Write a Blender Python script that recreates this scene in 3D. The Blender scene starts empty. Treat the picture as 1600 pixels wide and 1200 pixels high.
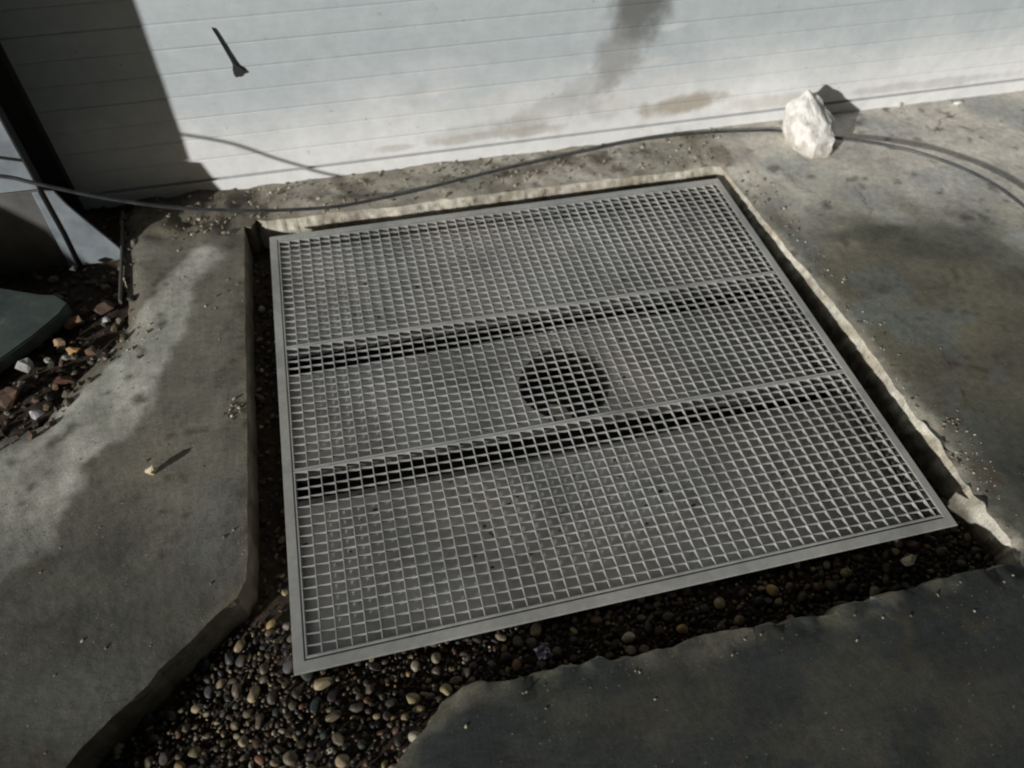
import bpy, bmesh, math, random
import numpy as np
from mathutils import Vector, Matrix, noise as mnoise
from mathutils.geometry import delaunay_2d_cdt

S = bpy.context.scene
COL = S.collection
R = math.radians

# ------------------------------------------------------------------ camera, light, exposure
cam = bpy.data.cameras.new('camera'); camo = bpy.data.objects.new('camera', cam); COL.objects.link(camo)
cam.sensor_width = 36.0; cam.lens = 26.44; cam.clip_start = 0.02; cam.clip_end = 200
rot = Matrix(((0.972017, 0.166925, -0.165287), (-0.233949, 0.751511, -0.616847), (0.021248, 0.638254, 0.769533)))
camo.matrix_world = Matrix.Translation((0.215364, -0.467338, 1.214072)) @ rot.to_4x4()
cam.dof.use_dof = True; cam.dof.focus_distance = 1.42; cam.dof.aperture_fstop = 2.5
S.camera = camo

SUN_AZ, SUN_EL = 36.0, 16.0            # direction the light travels (from +x towards +y), height above the ground
w = bpy.data.worlds.new('World'); S.world = w; w.use_nodes = True
nt = w.node_tree; bg = nt.nodes['Background']
sky = nt.nodes.new('ShaderNodeTexSky'); sky.sky_type = 'NISHITA'; sky.sun_disc = False
sky.sun_elevation = R(SUN_EL); sky.sun_rotation = R(270 - SUN_AZ)
tint = nt.nodes.new('ShaderNodeMix'); tint.data_type = 'RGBA'; tint.blend_type = 'MULTIPLY'
tint.inputs[0].default_value = 1.0; tint.inputs[7].default_value = (1.0, 0.82, 0.60, 1)
nt.links.new(sky.outputs[0], tint.inputs[6]); nt.links.new(tint.outputs[2], bg.inputs[0])
bg.inputs[1].default_value = 0.016
sun = bpy.data.lights.new('sun', 'SUN'); suno = bpy.data.objects.new('sun', sun); COL.objects.link(suno)
sun.energy = 4.4; sun.angle = R(1.4); sun.color = (1.0, 0.985, 0.95)
ld = Vector((math.cos(R(SUN_EL)) * math.cos(R(SUN_AZ)), math.cos(R(SUN_EL)) * math.sin(R(SUN_AZ)), -math.sin(R(SUN_EL))))
suno.rotation_euler = ld.to_track_quat('-Z', 'Y').to_euler()
S.view_settings.view_transform = 'Standard'; S.view_settings.look = 'None'
S.view_settings.exposure = 0.0; S.view_settings.gamma = 1.0; S.view_settings.use_curve_mapping = False
S.cycles.pixel_filter_type = 'BLACKMAN_HARRIS'; S.cycles.filter_width = 2.0
S.cycles.max_bounces = 6

# ------------------------------------------------------------------ helpers
rng = np.random.default_rng(7); random.seed(7)

def mesh_of(name, verts, faces, mats, smooth=False, colors=None):
    me = bpy.data.meshes.new(name)
    me.from_pydata([tuple(map(float, v)) for v in verts], [], faces)
    for m in (mats if isinstance(mats, (list, tuple)) else [mats]): me.materials.append(m)
    if smooth: me.polygons.foreach_set('use_smooth', [True] * len(me.polygons))
    if colors is not None:
        a = me.color_attributes.new('tone', 'FLOAT_COLOR', 'POINT')
        c = np.ones((len(verts), 4), np.float32); c[:, :3] = colors; a.data.foreach_set('color', c.ravel())
    me.update(); return me

def link(name, me, parent=None, loc=None):
    o = bpy.data.objects.new(name, me); COL.objects.link(o)
    if parent: o.parent = parent
    if loc is not None: o.location = loc
    return o

def tag(o, label=None, cat=None, group=None, kind=None):
    if label: o['label'] = label
    if cat: o['category'] = cat
    if group: o['group'] = group
    if kind: o['kind'] = kind
    return o

def empty(name, loc=(0, 0, 0)):
    o = bpy.data.objects.new(name, None); o.location = loc; o.empty_display_size = 0.02; COL.objects.link(o); return o

def box_data(x0, x1, y0, y1, z0, z1, b=0.0):
    if b <= 0:
        v = [(x, y, z) for z in (z0, z1) for y in (y0, y1) for x in (x0, x1)]
        f = [(0, 2, 3, 1), (4, 5, 7, 6), (0, 1, 5, 4), (2, 6, 7, 3), (0, 4, 6, 2), (1, 3, 7, 5)]
        return v, f
    v = [(x0, y0, z0), (x1, y0, z0), (x1, y1, z0), (x0, y1, z0), (x0, y0, z1 - b), (x1, y0, z1 - b), (x1, y1, z1 - b), (x0, y1, z1 - b),
         (x0 + b, y0 + b, z1), (x1 - b, y0 + b, z1), (x1 - b, y1 - b, z1), (x0 + b, y1 - b, z1)]
    f = [(3, 2, 1, 0), (8, 9, 10, 11)]
    for i in range(4):
        j = (i + 1) % 4; f += [(i, j, 4 + j, 4 + i), (4 + i, 4 + j, 8 + j, 8 + i)]
    return v, f

def _h(ix, iy, seed):
    n = (ix * 374761393 + iy * 668265263 + seed * 1442695041) & 0xFFFFFFFF
    n = ((n ^ (n >> 13)) * 1274126177) & 0xFFFFFFFF
    return ((n ^ (n >> 16)) & 0xFFFF) / 65535.0
def vn(x, y, scale, seed=0):
    x = np.asarray(x, float) / scale + 1000; y = np.asarray(y, float) / scale + 1000
    ix = np.floor(x).astype(np.int64); iy = np.floor(y).astype(np.int64); fx = x - ix; fy = y - iy
    fx = fx * fx * (3 - 2 * fx); fy = fy * fy * (3 - 2 * fy)
    a = _h(ix, iy, seed); b = _h(ix + 1, iy, seed); c = _h(ix, iy + 1, seed); d = _h(ix + 1, iy + 1, seed)
    return (a * (1 - fx) + b * fx) * (1 - fy) + (c * (1 - fx) + d * fx) * fy
def fbm(x, y, scale, seed=0, octv=4):
    s = 0; a = 1; t = 0
    for i in range(octv):
        s = s + a * vn(x, y, scale / 2 ** i, seed + i * 17); t += a; a *= 0.55
    return s / t
def sst(a, b, x):
    t = np.clip((np.asarray(x, float) - a) / (b - a), 0, 1); return t * t * (3 - 2 * t)
def inpoly(px, py, poly):
    px = np.asarray(px, float); py = np.asarray(py, float); c = np.zeros(px.shape, bool); n = len(poly)
    for i in range(n):
        x1, y1 = poly[i]; x2, y2 = poly[(i + 1) % n]
        if y1 == y2: continue
        k = ((y1 > py) != (y2 > py)) & (px < (x2 - x1) * (py - y1) / (y2 - y1) + x1); c ^= k
    return c
def sdist(px, py, poly):
    px = np.asarray(px, float); py = np.asarray(py, float); d = np.full(px.shape, 1e9); n = len(poly)
    for i in range(n):
        x1, y1 = poly[i]; x2, y2 = poly[(i + 1) % n]; ex, ey = x2 - x1, y2 - y1
        t = np.clip(((px - x1) * ex + (py - y1) * ey) / (ex * ex + ey * ey + 1e-12), 0, 1)
        d = np.minimum(d, np.hypot(px - x1 - t * ex, py - y1 - t * ey))
    return np.where(inpoly(px, py, poly), d, -d)

# ------------------------------------------------------------------ materials
def mat(name, col=(.5, .5, .5), rough=.6, metal=0.0, spec=.5):
    m = bpy.data.materials.new(name); m.use_nodes = True; b = m.node_tree.nodes['Principled BSDF']
    b.inputs['Base Color'].default_value = (*col, 1); b.inputs['Roughness'].default_value = rough
    b.inputs['Metallic'].default_value = metal; b.inputs['Specular IOR Level'].default_value = spec
    return m
class NB:
    def __init__(s, m): s.m = m; s.t = m.node_tree; s.b = s.t.nodes['Principled BSDF']; s.g = None
    def n(s, k): return s.t.nodes.new(k)
    def l(s, a, b): s.t.links.new(a, b)
    def pos(s):
        if s.g is None: s.g = s.n('ShaderNodeNewGeometry').outputs['Position']
        return s.g
    def noise(s, scale, detail=4, rough=.6, vec=None, dist=0):
        t = s.n('ShaderNodeTexNoise'); t.inputs['Scale'].default_value = scale; t.inputs['Detail'].default_value = detail
        t.inputs['Roughness'].default_value = rough; t.inputs['Distortion'].default_value = dist
        s.l(vec if vec is not None else s.pos(), t.inputs['Vector']); return t.outputs['Fac']
    def ramp(s, fac, stops):
        r = s.n('ShaderNodeValToRGB'); e = r.color_ramp.elements
        while len(e) < len(stops): e.new(.5)
        for i, (p, c) in enumerate(stops):
            e[i].position = p; e[i].color = (*c, 1) if isinstance(c, tuple) else (c, c, c, 1)
        s.l(fac, r.inputs[0]); return r.outputs[0]
    def mix(s, fac, a, b, mode='MIX'):
        m = s.n('ShaderNodeMix'); m.data_type = 'RGBA'; m.blend_type = mode
        for v, i in ((fac, 0), (a, 6), (b, 7)):
            if hasattr(v, 'is_linked'): s.l(v, m.inputs[i])
            elif i == 0: m.inputs[0].default_value = v
            else: m.inputs[i].default_value = (*v, 1)
        return m.outputs[2]
    def math(s, op, a, b=None, clamp=False):
        m = s.n('ShaderNodeMath'); m.operation = op; m.use_clamp = clamp
        for v, i in ((a, 0), (b, 1)):
            if v is None: continue
            if hasattr(v, 'is_linked'): s.l(v, m.inputs[i])
            else: m.inputs[i].default_value = v
        return m.outputs[0]
    def bump(s, h, strength=.3, dist=.002):
        b = s.n('ShaderNodeBump'); b.inputs['Strength'].default_value = strength; b.inputs['Distance'].default_value = dist
        s.l(h, b.inputs['Height']); s.l(b.outputs[0], s.b.inputs['Normal'])
    def attr(s, name='tone'):
        a = s.n('ShaderNodeAttribute'); a.attribute_name = name; return a.outputs['Color']
    def xyz(s):
        x = s.n('ShaderNodeSeparateXYZ'); s.l(s.pos(), x.inputs[0]); return x.outputs
    def blob(s, cx, cz, rx, rz, ang=0.0, wob=.25, wsc=12.0, soft=(1.0, .4)):
        """mask 0..1 of a blotch on the shutter (x, z)"""
        X, Y, Z = s.xyz(); dx = s.math('SUBTRACT', X, cx); dz = s.math('SUBTRACT', Z, cz)
        c, q = math.cos(ang), math.sin(ang)
        u = s.math('ADD', s.math('MULTIPLY', dx, c / rx), s.math('MULTIPLY', dz, q / rx))
        v = s.math('ADD', s.math('MULTIPLY', dx, -q / rz), s.math('MULTIPLY', dz, c / rz))
        d = s.math('SQRT', s.math('ADD', s.math('MULTIPLY', u, u), s.math('MULTIPLY', v, v)))
        d = s.math('ADD', d, s.math('MULTIPLY', s.math('SUBTRACT', s.noise(wsc, 5), .5), wob * 4))
        r = s.n('ShaderNodeMapRange'); r.interpolation_type = 'SMOOTHSTEP'
        r.inputs[1].default_value = soft[0]; r.inputs[2].default_value = soft[1]; r.inputs[3].default_value = 0; r.inputs[4].default_value = 1
        s.l(d, r.inputs[0]); return r.outputs[0]

# concrete: large tones come from the mesh attribute, fine grain from the nodes
M_CONC = mat('concrete', rough=.82, spec=.3); k = NB(M_CONC)
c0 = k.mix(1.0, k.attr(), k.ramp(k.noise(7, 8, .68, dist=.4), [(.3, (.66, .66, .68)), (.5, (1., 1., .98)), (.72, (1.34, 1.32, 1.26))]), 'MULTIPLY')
c1 = k.mix(1.0, c0, k.ramp(k.noise(55, 6, .72), [(.3, .72), (.5, 1.0), (.74, 1.26)]), 'MULTIPLY')
pit_ = k.ramp(k.noise(120, 3, .6), [(.29, 1.0), (.36, 0.0)])
c2 = k.mix(k.math('MULTIPLY', pit_, .55), c1, (.05, .045, .035))
spk = k.ramp(k.noise(170, 2, .5), [(.70, 0.0), (.76, 1.0)])
c3 = k.mix(k.math('MULTIPLY', spk, .5), c2, (.42, .41, .38))
grn = k.ramp(k.noise(3.2, 4, .6), [(.45, 0.0), (.75, 1.0)])
c4 = k.mix(k.math('MULTIPLY', grn, .35), c3, k.mix(1.0, c3, (.86, 1.03, 1.0), 'MULTIPLY'))
vor = k.n('ShaderNodeTexVoronoi'); vor.feature = 'DISTANCE_TO_EDGE'; vor.inputs['Scale'].default_value = 2.1
wv = k.n('ShaderNodeVectorMath'); wv.operation = 'ADD'; nv = k.n('ShaderNodeTexNoise'); nv.inputs['Scale'].default_value = 7; nv.inputs['Detail'].default_value = 6
sc_ = k.n('ShaderNodeVectorMath'); sc_.operation = 'SCALE'; sc_.inputs['Scale'].default_value = .16
k.l(k.pos(), nv.inputs['Vector']); k.l(nv.outputs['Color'], sc_.inputs[0]); k.l(k.pos(), wv.inputs[0]); k.l(sc_.outputs[0], wv.inputs[1]); k.l(wv.outputs[0], vor.inputs['Vector'])
crk = k.math('MULTIPLY', k.ramp(vor.outputs['Distance'], [(.0, 1.0), (.006, 0.0)]), k.ramp(k.noise(2.3, 3), [(.52, 0.0), (.6, 1.0)]))
c4 = k.mix(k.math('MULTIPLY', crk, .7), c4, (.03, .027, .02))
c4 = k.mix(1.0, c4, k.ramp(k.noise(420, 3, .7), [(.28, .66), (.5, 1.0), (.72, 1.3)]), 'MULTIPLY')
k.l(c4, k.b.inputs['Base Color'])
k.l(k.ramp(k.noise(5, 4), [(.3, .62), (.7, .9)]), k.b.inputs['Roughness'])
k.bump(k.math('ADD', k.math('MULTIPLY', k.noise(28, 8, .7), 1.0), k.math('MULTIPLY', k.noise(260, 3, .6), .15)), .40, .005)

M_SOIL = mat('soil', (.05, .038, .028), .95, spec=.2); k = NB(M_SOIL)
k.l(k.ramp(k.noise(45, 8, .75), [(.3, (.018, .013, .010)), (.55, (.06, .045, .033)), (.75, (.13, .10, .075))]), k.b.inputs['Base Color'])
k.bump(k.noise(70, 8, .75), .9, .012)

def pebble_material(name, use_attr):
    m = mat(name, rough=.6, spec=.35); k = NB(m)
    if use_attr: base = k.attr()
    else: base = k.n('ShaderNodeObjectInfo').outputs['Color']
    c = k.mix(1.0, base, k.ramp(k.noise(140, 5, .65), [(.3, .62), (.5, 1.0), (.75, 1.35)]), 'MULTIPLY')
    k.l(c, k.b.inputs['Base Color']); k.bump(k.noise(420, 4, .6), .3, .0008)
    k.l(k.ramp(k.noise(40, 3), [(.35, .45), (.65, .85)]), k.b.inputs['Roughness'])
    return m
M_PEB = pebble_material('pebble_stone', False); M_PEBA = pebble_material('gravel_stone', True)

def steel(name, col, rough=.45, metal=.25, streak=True):
    m = mat(name, col, rough, metal); k = NB(m)
    n1 = k.ramp(k.noise(6, 6, .65, dist=.6), [(.3, .70), (.5, 1.0), (.72, 1.2)])
    n2 = k.ramp(k.noise(60, 5, .7), [(.3, .86), (.7, 1.1)])
    c = k.mix(1.0, k.mix(1.0, col, n1, 'MULTIPLY'), n2, 'MULTIPLY')
    warm = k.ramp(k.noise(3.0, 4, .6), [(.42, 0.0), (.7, 1.0)])
    c = k.mix(k.math('MULTIPLY', warm, .5), c, k.mix(1.0, c, (1.08, .98, .86), 'MULTIPLY'))
    k.l(c, k.b.inputs['Base Color'])
    k.l(k.ramp(k.noise(22, 5), [(.3, rough - .1), (.7, rough + .18)]), k.b.inputs['Roughness'])
    k.bump(k.noise(180, 3), .12, .0008)
    return m
M_FRAME = steel('galvanised_frame', (.40, .405, .39)); M_BAR = steel('galvanised_bar', (.45, .455, .45), .38, .35)
M_TRAY = steel('galvanised_tray', (.62, .605, .585), .6, .05)
k = NB(M_FRAME); bc = k.b.inputs['Base Color'].links[0].from_socket
scf = k.ramp(k.noise(34, 7, .8, dist=1.5), [(.66, 0.0), (.70, 1.0)])
rst = k.ramp(k.noise(11, 8, .75), [(.66, 0.0), (.76, 1.0)])
k.l(k.mix(k.math('MULTIPLY', rst, .45), k.mix(k.math('MULTIPLY', scf, .55), bc, (.13, .13, .12)), (.26, .19, .12)), k.b.inputs['Base Color'])
k = NB(M_TRAY); bc = k.b.inputs['Base Color'].links[0].from_socket
tc_ = k.mix(k.math('MULTIPLY', k.ramp(k.noise(8, 8, .72, dist=.8), [(.5, 0.0), (.72, 1.0)]), .55), bc, (.27, .235, .19))
low_ = k.n('ShaderNodeMapRange'); low_.interpolation_type = 'SMOOTHSTEP'; low_.inputs[1].default_value = .70; low_.inputs[2].default_value = 1.10   # shade at the deep right side put into the tray colour
k.l(k.math('ADD', k.xyz()[0], k.math('MULTIPLY', k.math('SUBTRACT', k.noise(4, 6), .5), .5)), low_.inputs[0])
k.l(k.mix(k.math('MULTIPLY', low_.outputs[0], .72), tc_, (.15, .14, .125)), k.b.inputs['Base Color'])
M_DARKST = steel('dirty_steel', (.20, .185, .165), .7, .1)
M_PIPE = mat('pipe_plastic', (.05, .042, .038), .6); 
M_PIPE_SHADE = mat('pipe_shade', (.008, .007, .006), .7)
M_VOID = mat('drain_pit', (.09, .082, .072), .95)

# shutter
M_SHUT = mat('shutter_paint', rough=.5, spec=.4); k = NB(M_SHUT)
X, Y, Z = k.xyz()
base = k.ramp(k.noise(1.3, 5, .6), [(.3, (.42, .47, .495)), (.7, (.49, .535, .555))])
low = k.n('ShaderNodeMapRange'); low.interpolation_type = 'SMOOTHSTEP'
low.inputs[1].default_value = .34; low.inputs[2].default_value = .02; low.inputs[3].default_value = 0; low.inputs[4].default_value = 1
k.l(k.math('ADD', Z, k.math('MULTIPLY', k.math('SUBTRACT', k.noise(3.5, 5), .5), .35)), low.inputs[0])
c = k.mix(k.math('MULTIPLY', low.outputs[0], .8), base, (.84, .835, .83))
# dried cement splashes near the foot
spl = k.ramp(k.noise(9, 6, .62, dist=.8), [(.54, 0.0), (.64, 1.0)])
c = k.mix(k.math('MULTIPLY', k.math('MULTIPLY', spl, low.outputs[0]), .45), c, (.66, .65, .62))
# grey-brown grime fans
for (cx, cz, rx, rz, ang, amt, col) in ((1.00, .37, .10, .13, .25, .92, (.14, .145, .14)), (.955, .245, .085, .12, -.35, .6, (.23, .225, .215)), (.88, .17, .15, .05, .3, .25, (.27, .26, .24)), (.80, .115, .2, .05, .25, .35, (.33, .32, .30)),
                                        (.55, .055, .15, .02, .05, .5, (.33, .30, .26)), (.74, .055, .12, .022, .05, .5, (.33, .29, .25)), (1.18, .085, .17, .038, .03, .75, (.33, .28, .21)), (.36, .05, .07, .014, .0, .4, (.36, .33, .29)), (.70, .075, .10, .045, .2, .45, (.40, .38, .35)), (.55, .075, .16, .03, .1, .35, (.42, .40, .37)), (.95, .10, .10, .05, .3, .35, (.40, .38, .34)),
                                        (1.45, .06, .2, .03, .0, .3, (.38, .33, .25)), (2.0, .06, .4, .02, .0, .35, (.30, .29, .27)), (.42, .20, .05, .05, .4, .15, (.38, .37, .35))):
    c = k.mix(k.math('MULTIPLY', k.blob(cx, cz, rx, rz, ang), amt), c, col)
for (cx, cz, rx, rz, ang, amt) in ((.98, .11, .08, .03, .3, .7), (.64, .15, .12, .055, .2, .45), (.48, .20, .10, .012, .15, .5), (.36, .14, .05, .018, .1, .6), (1.12, .15, .10, .05, .5, .4), (.80, .09, .05, .03, .0, .5), (1.06, .22, .06, .012, .2, .5), (1.1, .31, .05, .01, .1, .4)):
    c = k.mix(k.math('MULTIPLY', k.blob(cx, cz, rx, rz, ang, .2, 25), amt), c, (.68, .67, .65))
dots = k.ramp(k.noise(60, 2, .5), [(.72, 0.0), (.78, 1.0)])
c = k.mix(k.math('MULTIPLY', dots, .45), c, (.25, .24, .22))
c = k.mix(1.0, c, k.ramp(k.noise(24, 6, .7), [(.3, .9), (.7, 1.06)]), 'MULTIPLY')
# thin dirt held in the grooves between slats
k.l(c, k.b.inputs['Base Color']); k.bump(k.noise(90, 4), .12, .0015)

M_POST = mat('post_paint', (.30, .33, .355), .5); k = NB(M_POST)
k.l(k.ramp(k.noise(14, 6, .65), [(.3, (.14, .155, .17)), (.55, (.22, .25, .275)), (.75, (.28, .31, .32))]), k.b.inputs['Base Color'])
M_POST2 = mat('post_paint_dirty', (.2, .19, .18), .6); k = NB(M_POST2)
k.l(k.ramp(k.noise(18, 6, .65), [(.3, (.07, .068, .064)), (.7, (.13, .127, .124))]), k.b.inputs['Base Color'])
M_BLACK = mat('guide_shade_black', (.012, .012, .013), .6)
M_RUB = mat('cable_rubber', (.035, .037, .042), .42); k = NB(M_RUB)
k.l(k.ramp(k.noise(30, 5), [(.35, (.028, .030, .034)), (.7, (.075, .075, .075))]), k.b.inputs['Base Color'])
M_BLOCK = mat('plaster_block', (.72, .70, .66), .9, spec=.2); k = NB(M_BLOCK)
k.l(k.ramp(k.noise(38, 8, .7), [(.32, (.50, .47, .43)), (.5, (.70, .68, .645)), (.72, (.80, .79, .765))]), k.b.inputs['Base Color'])
bc = s_in = k.b.inputs['Base Color'].links[0].from_socket
zr = k.n('ShaderNodeMapRange'); zr.inputs[1].default_value = .045; zr.inputs[2].default_value = .0; k.l(k.math('ADD', k.xyz()[2], k.math('MULTIPLY', k.math('SUBTRACT', k.noise(30, 5), .5), .10)), zr.inputs[0])
k.l(k.mix(k.math('MULTIPLY', zr.outputs[0], .6), k.mix(k.math('MULTIPLY', k.ramp(k.noise(14, 6, .7), [(.55, 0.0), (.7, 1.0)]), .4), bc, (.38, .34, .28)), (.30, .26, .20)), k.b.inputs['Base Color'])
k.bump(k.noise(60, 8, .75), .8, .006)
M_BLOTCH = mat('dark_blotch', (.02, .023, .022), .6)
M_GREEN = mat('green_slab', (.09, .12, .11), .55); k = NB(M_GREEN)
k.l(k.ramp(k.noise(16, 7, .7), [(.3, (.032, .045, .041)), (.6, (.06, .078, .07)), (.78, (.14, .165, .15))]), k.b.inputs['Base Color'])
k.bump(k.noise(40, 6), .4, .003)
M_WRAP = mat('wrapper_film', (.38, .35, .47), .2, .2)
M_LATH = mat('lath', (.10, .098, .08), .8)
M_SHADE_ROCK = mat('shade_rock', (.05, .048, .044), .9)

# ------------------------------------------------------------------ ground outlines (metres; grate corner at the origin)
LEFT = [(-0.061, 1.156), (-0.061, 1.036), (-0.063, 0.816), (-0.064, 0.557), (-0.066, 0.343), (-0.067, 0.237), (-0.071, 0.183), (-0.086, 0.153), (-0.124, 0.127), (-0.157, 0.097), (-0.207, 0.056), (-0.222, 0.037), (-0.26, 0.006), (-0.306, -0.03), (-0.329, -0.057), (-0.40, -0.14), (-0.50, -0.30)]
BACK = [(-0.045, 1.150), (-0.030, 1.178), (-0.007, 1.166), (0.085, 1.162), (0.193, 1.160), (0.325, 1.157), (0.46, 1.159), (0.598, 1.158), (0.74, 1.160), (0.92, 1.155), (1.105, 1.152)]
RIGHT = [(1.228, 1.150), (1.242, 0.952), (1.254, 0.762), (1.268, 0.588), (1.274, 0.462), (1.277, 0.333), (1.279, 0.24), (1.283, 0.126), (1.282, 0.037), (1.290, -0.05)]
FRONT = [(1.272, -0.085), (1.135, -0.086), (1.012, -0.089), (0.956, -0.092), (0.914, -0.089), (0.89, -0.1), (0.838, -0.095), (0.808, -0.093), (0.758, -0.09), (0.703, -0.085), (0.663, -0.087), (0.623, -0.094), (0.571, -0.093), (0.515, -0.096), (0.48, -0.083), (0.444, -0.081), (0.401, -0.081), (0.337, -0.087), (0.277, -0.077), (0.256, -0.078), (0.217, -0.093), (0.188, -0.121), (0.166, -0.14), (0.137, -0.167), (.08, -.25), (.0, -.40)]
PIT = [(-1.6, 0.30), (-0.75, 0.46), (-0.60, 0.56), (-0.529, 0.591), (-0.463, 0.618), (-0.437, 0.662), (-0.397, 0.735), (-0.354, 0.791), (-0.314, 0.865), (-0.331, 0.943), (-0.349, 1.098), (-0.361, 1.277), (-0.37, 1.40), (-1.6, 1.40)]
STRIPE = [(-0.139, 1.082), (-0.116, 1.048), (-0.166, 0.967), (-0.192, 0.886), (-0.196, 0.805), (-0.224, 0.734), (-0.25, 0.685), (-0.255, 0.6), (-0.289, 0.542), (-0.329, 0.52), (-0.372, 0.441), (-0.398, 0.391), (-0.406, 0.328), (-0.457, 0.289), (-0.475, 0.275), (-0.62, .25), (-.66, .56), (-0.524, 0.564), (-0.464, 0.622), (-0.389, 0.698), (-0.318, 0.755), (-0.308, 0.869), (-0.264, 0.933), (-0.211, 1.022), (-0.184, 1.087)]
OPEN = LEFT[::-1] + BACK + RIGHT + FRONT

def roughen(poly, step, amp_fn):
    out = []
    n = len(poly)
    for i in range(n):
        a = Vector(poly[i]); b = Vector(poly[(i + 1) % n]); L = (b - a).length
        m = max(1, int(L / step)); nrm = Vector((-(b - a).y, (b - a).x)).normalized() if L > 0 else Vector((0, 0))
        for j in range(m):
            p = a.lerp(b, j / m); am = amp_fn(p.x, p.y)
            d = ((float(fbm(p.x, p.y * 1.3, .11, 5, 2)) - .5) * 1.6 + (float(fbm(p.x, p.y, .022, 6, 3)) - .5) * .9 + max(0., float(vn(p.x, p.y, .05, 8)) - .72) * 2.2) * am
            p = p + nrm * d; out.append((p.x, p.y))
    return out
def open_amp(x, y):
    if y < -.06 and x > .85: return .0045
    if y < -.06 and x > .05: return .0065        # broken front edge
    if x < -.08: return .0035
    if y > 1.13: return .006
    if x > 1.2: return .0045
    return .002
OPENR = roughen(OPEN, .006, open_amp)
PITR = roughen(PIT, .012, lambda x, y: .018)

def zfloor(x, y):
    x = np.asarray(x, float); y = np.asarray(y, float)
    z = (fbm(x, y, .35, 3, 3) - .5) * .006 + (fbm(x, y, .07, 9, 1) - .5) * .0014
    # broken strip between the opening and the shutter
    b = sst(1.165, 1.20, y) * (1 - sst(.95, 1.25, x))
    z = z - b * (.012 * sst(1.2, 1.32, y)) + b * (fbm(x, y, .055, 31, 4) - .5) * .018
    b2 = sst(1.08, 1.18, y) * (1 - sst(-.1, -.02, x))
    z = z + b2 * (fbm(x, y, .05, 37, 4) - .5) * .03
    # worn, crumbled rims
    d = -sdist(x, y, OPEN); rim = (1 - sst(.0, .05, np.abs(d)))
    z = z - rim * .006 * fbm(x, y, .03, 41, 3)
    br = (1 - sst(.0, .05, np.abs(d))) * (y < -.05) ; z = z - br * (x > .05) * .006 * sst(.52, .56, fbm(x, y, .10, 47, 4))
    rr = (1 - sst(.0, .075, np.abs(d))) * (x > 1.2) * (1 - sst(.15, .45, y)); z = z - rr * .016 * sst(.35, .6, fbm(x, y, .06, 53, 3))
    dp = np.abs(sdist(x, y, PIT)); z = z - (1 - sst(0, .05, dp)) * .012
    return z

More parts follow.
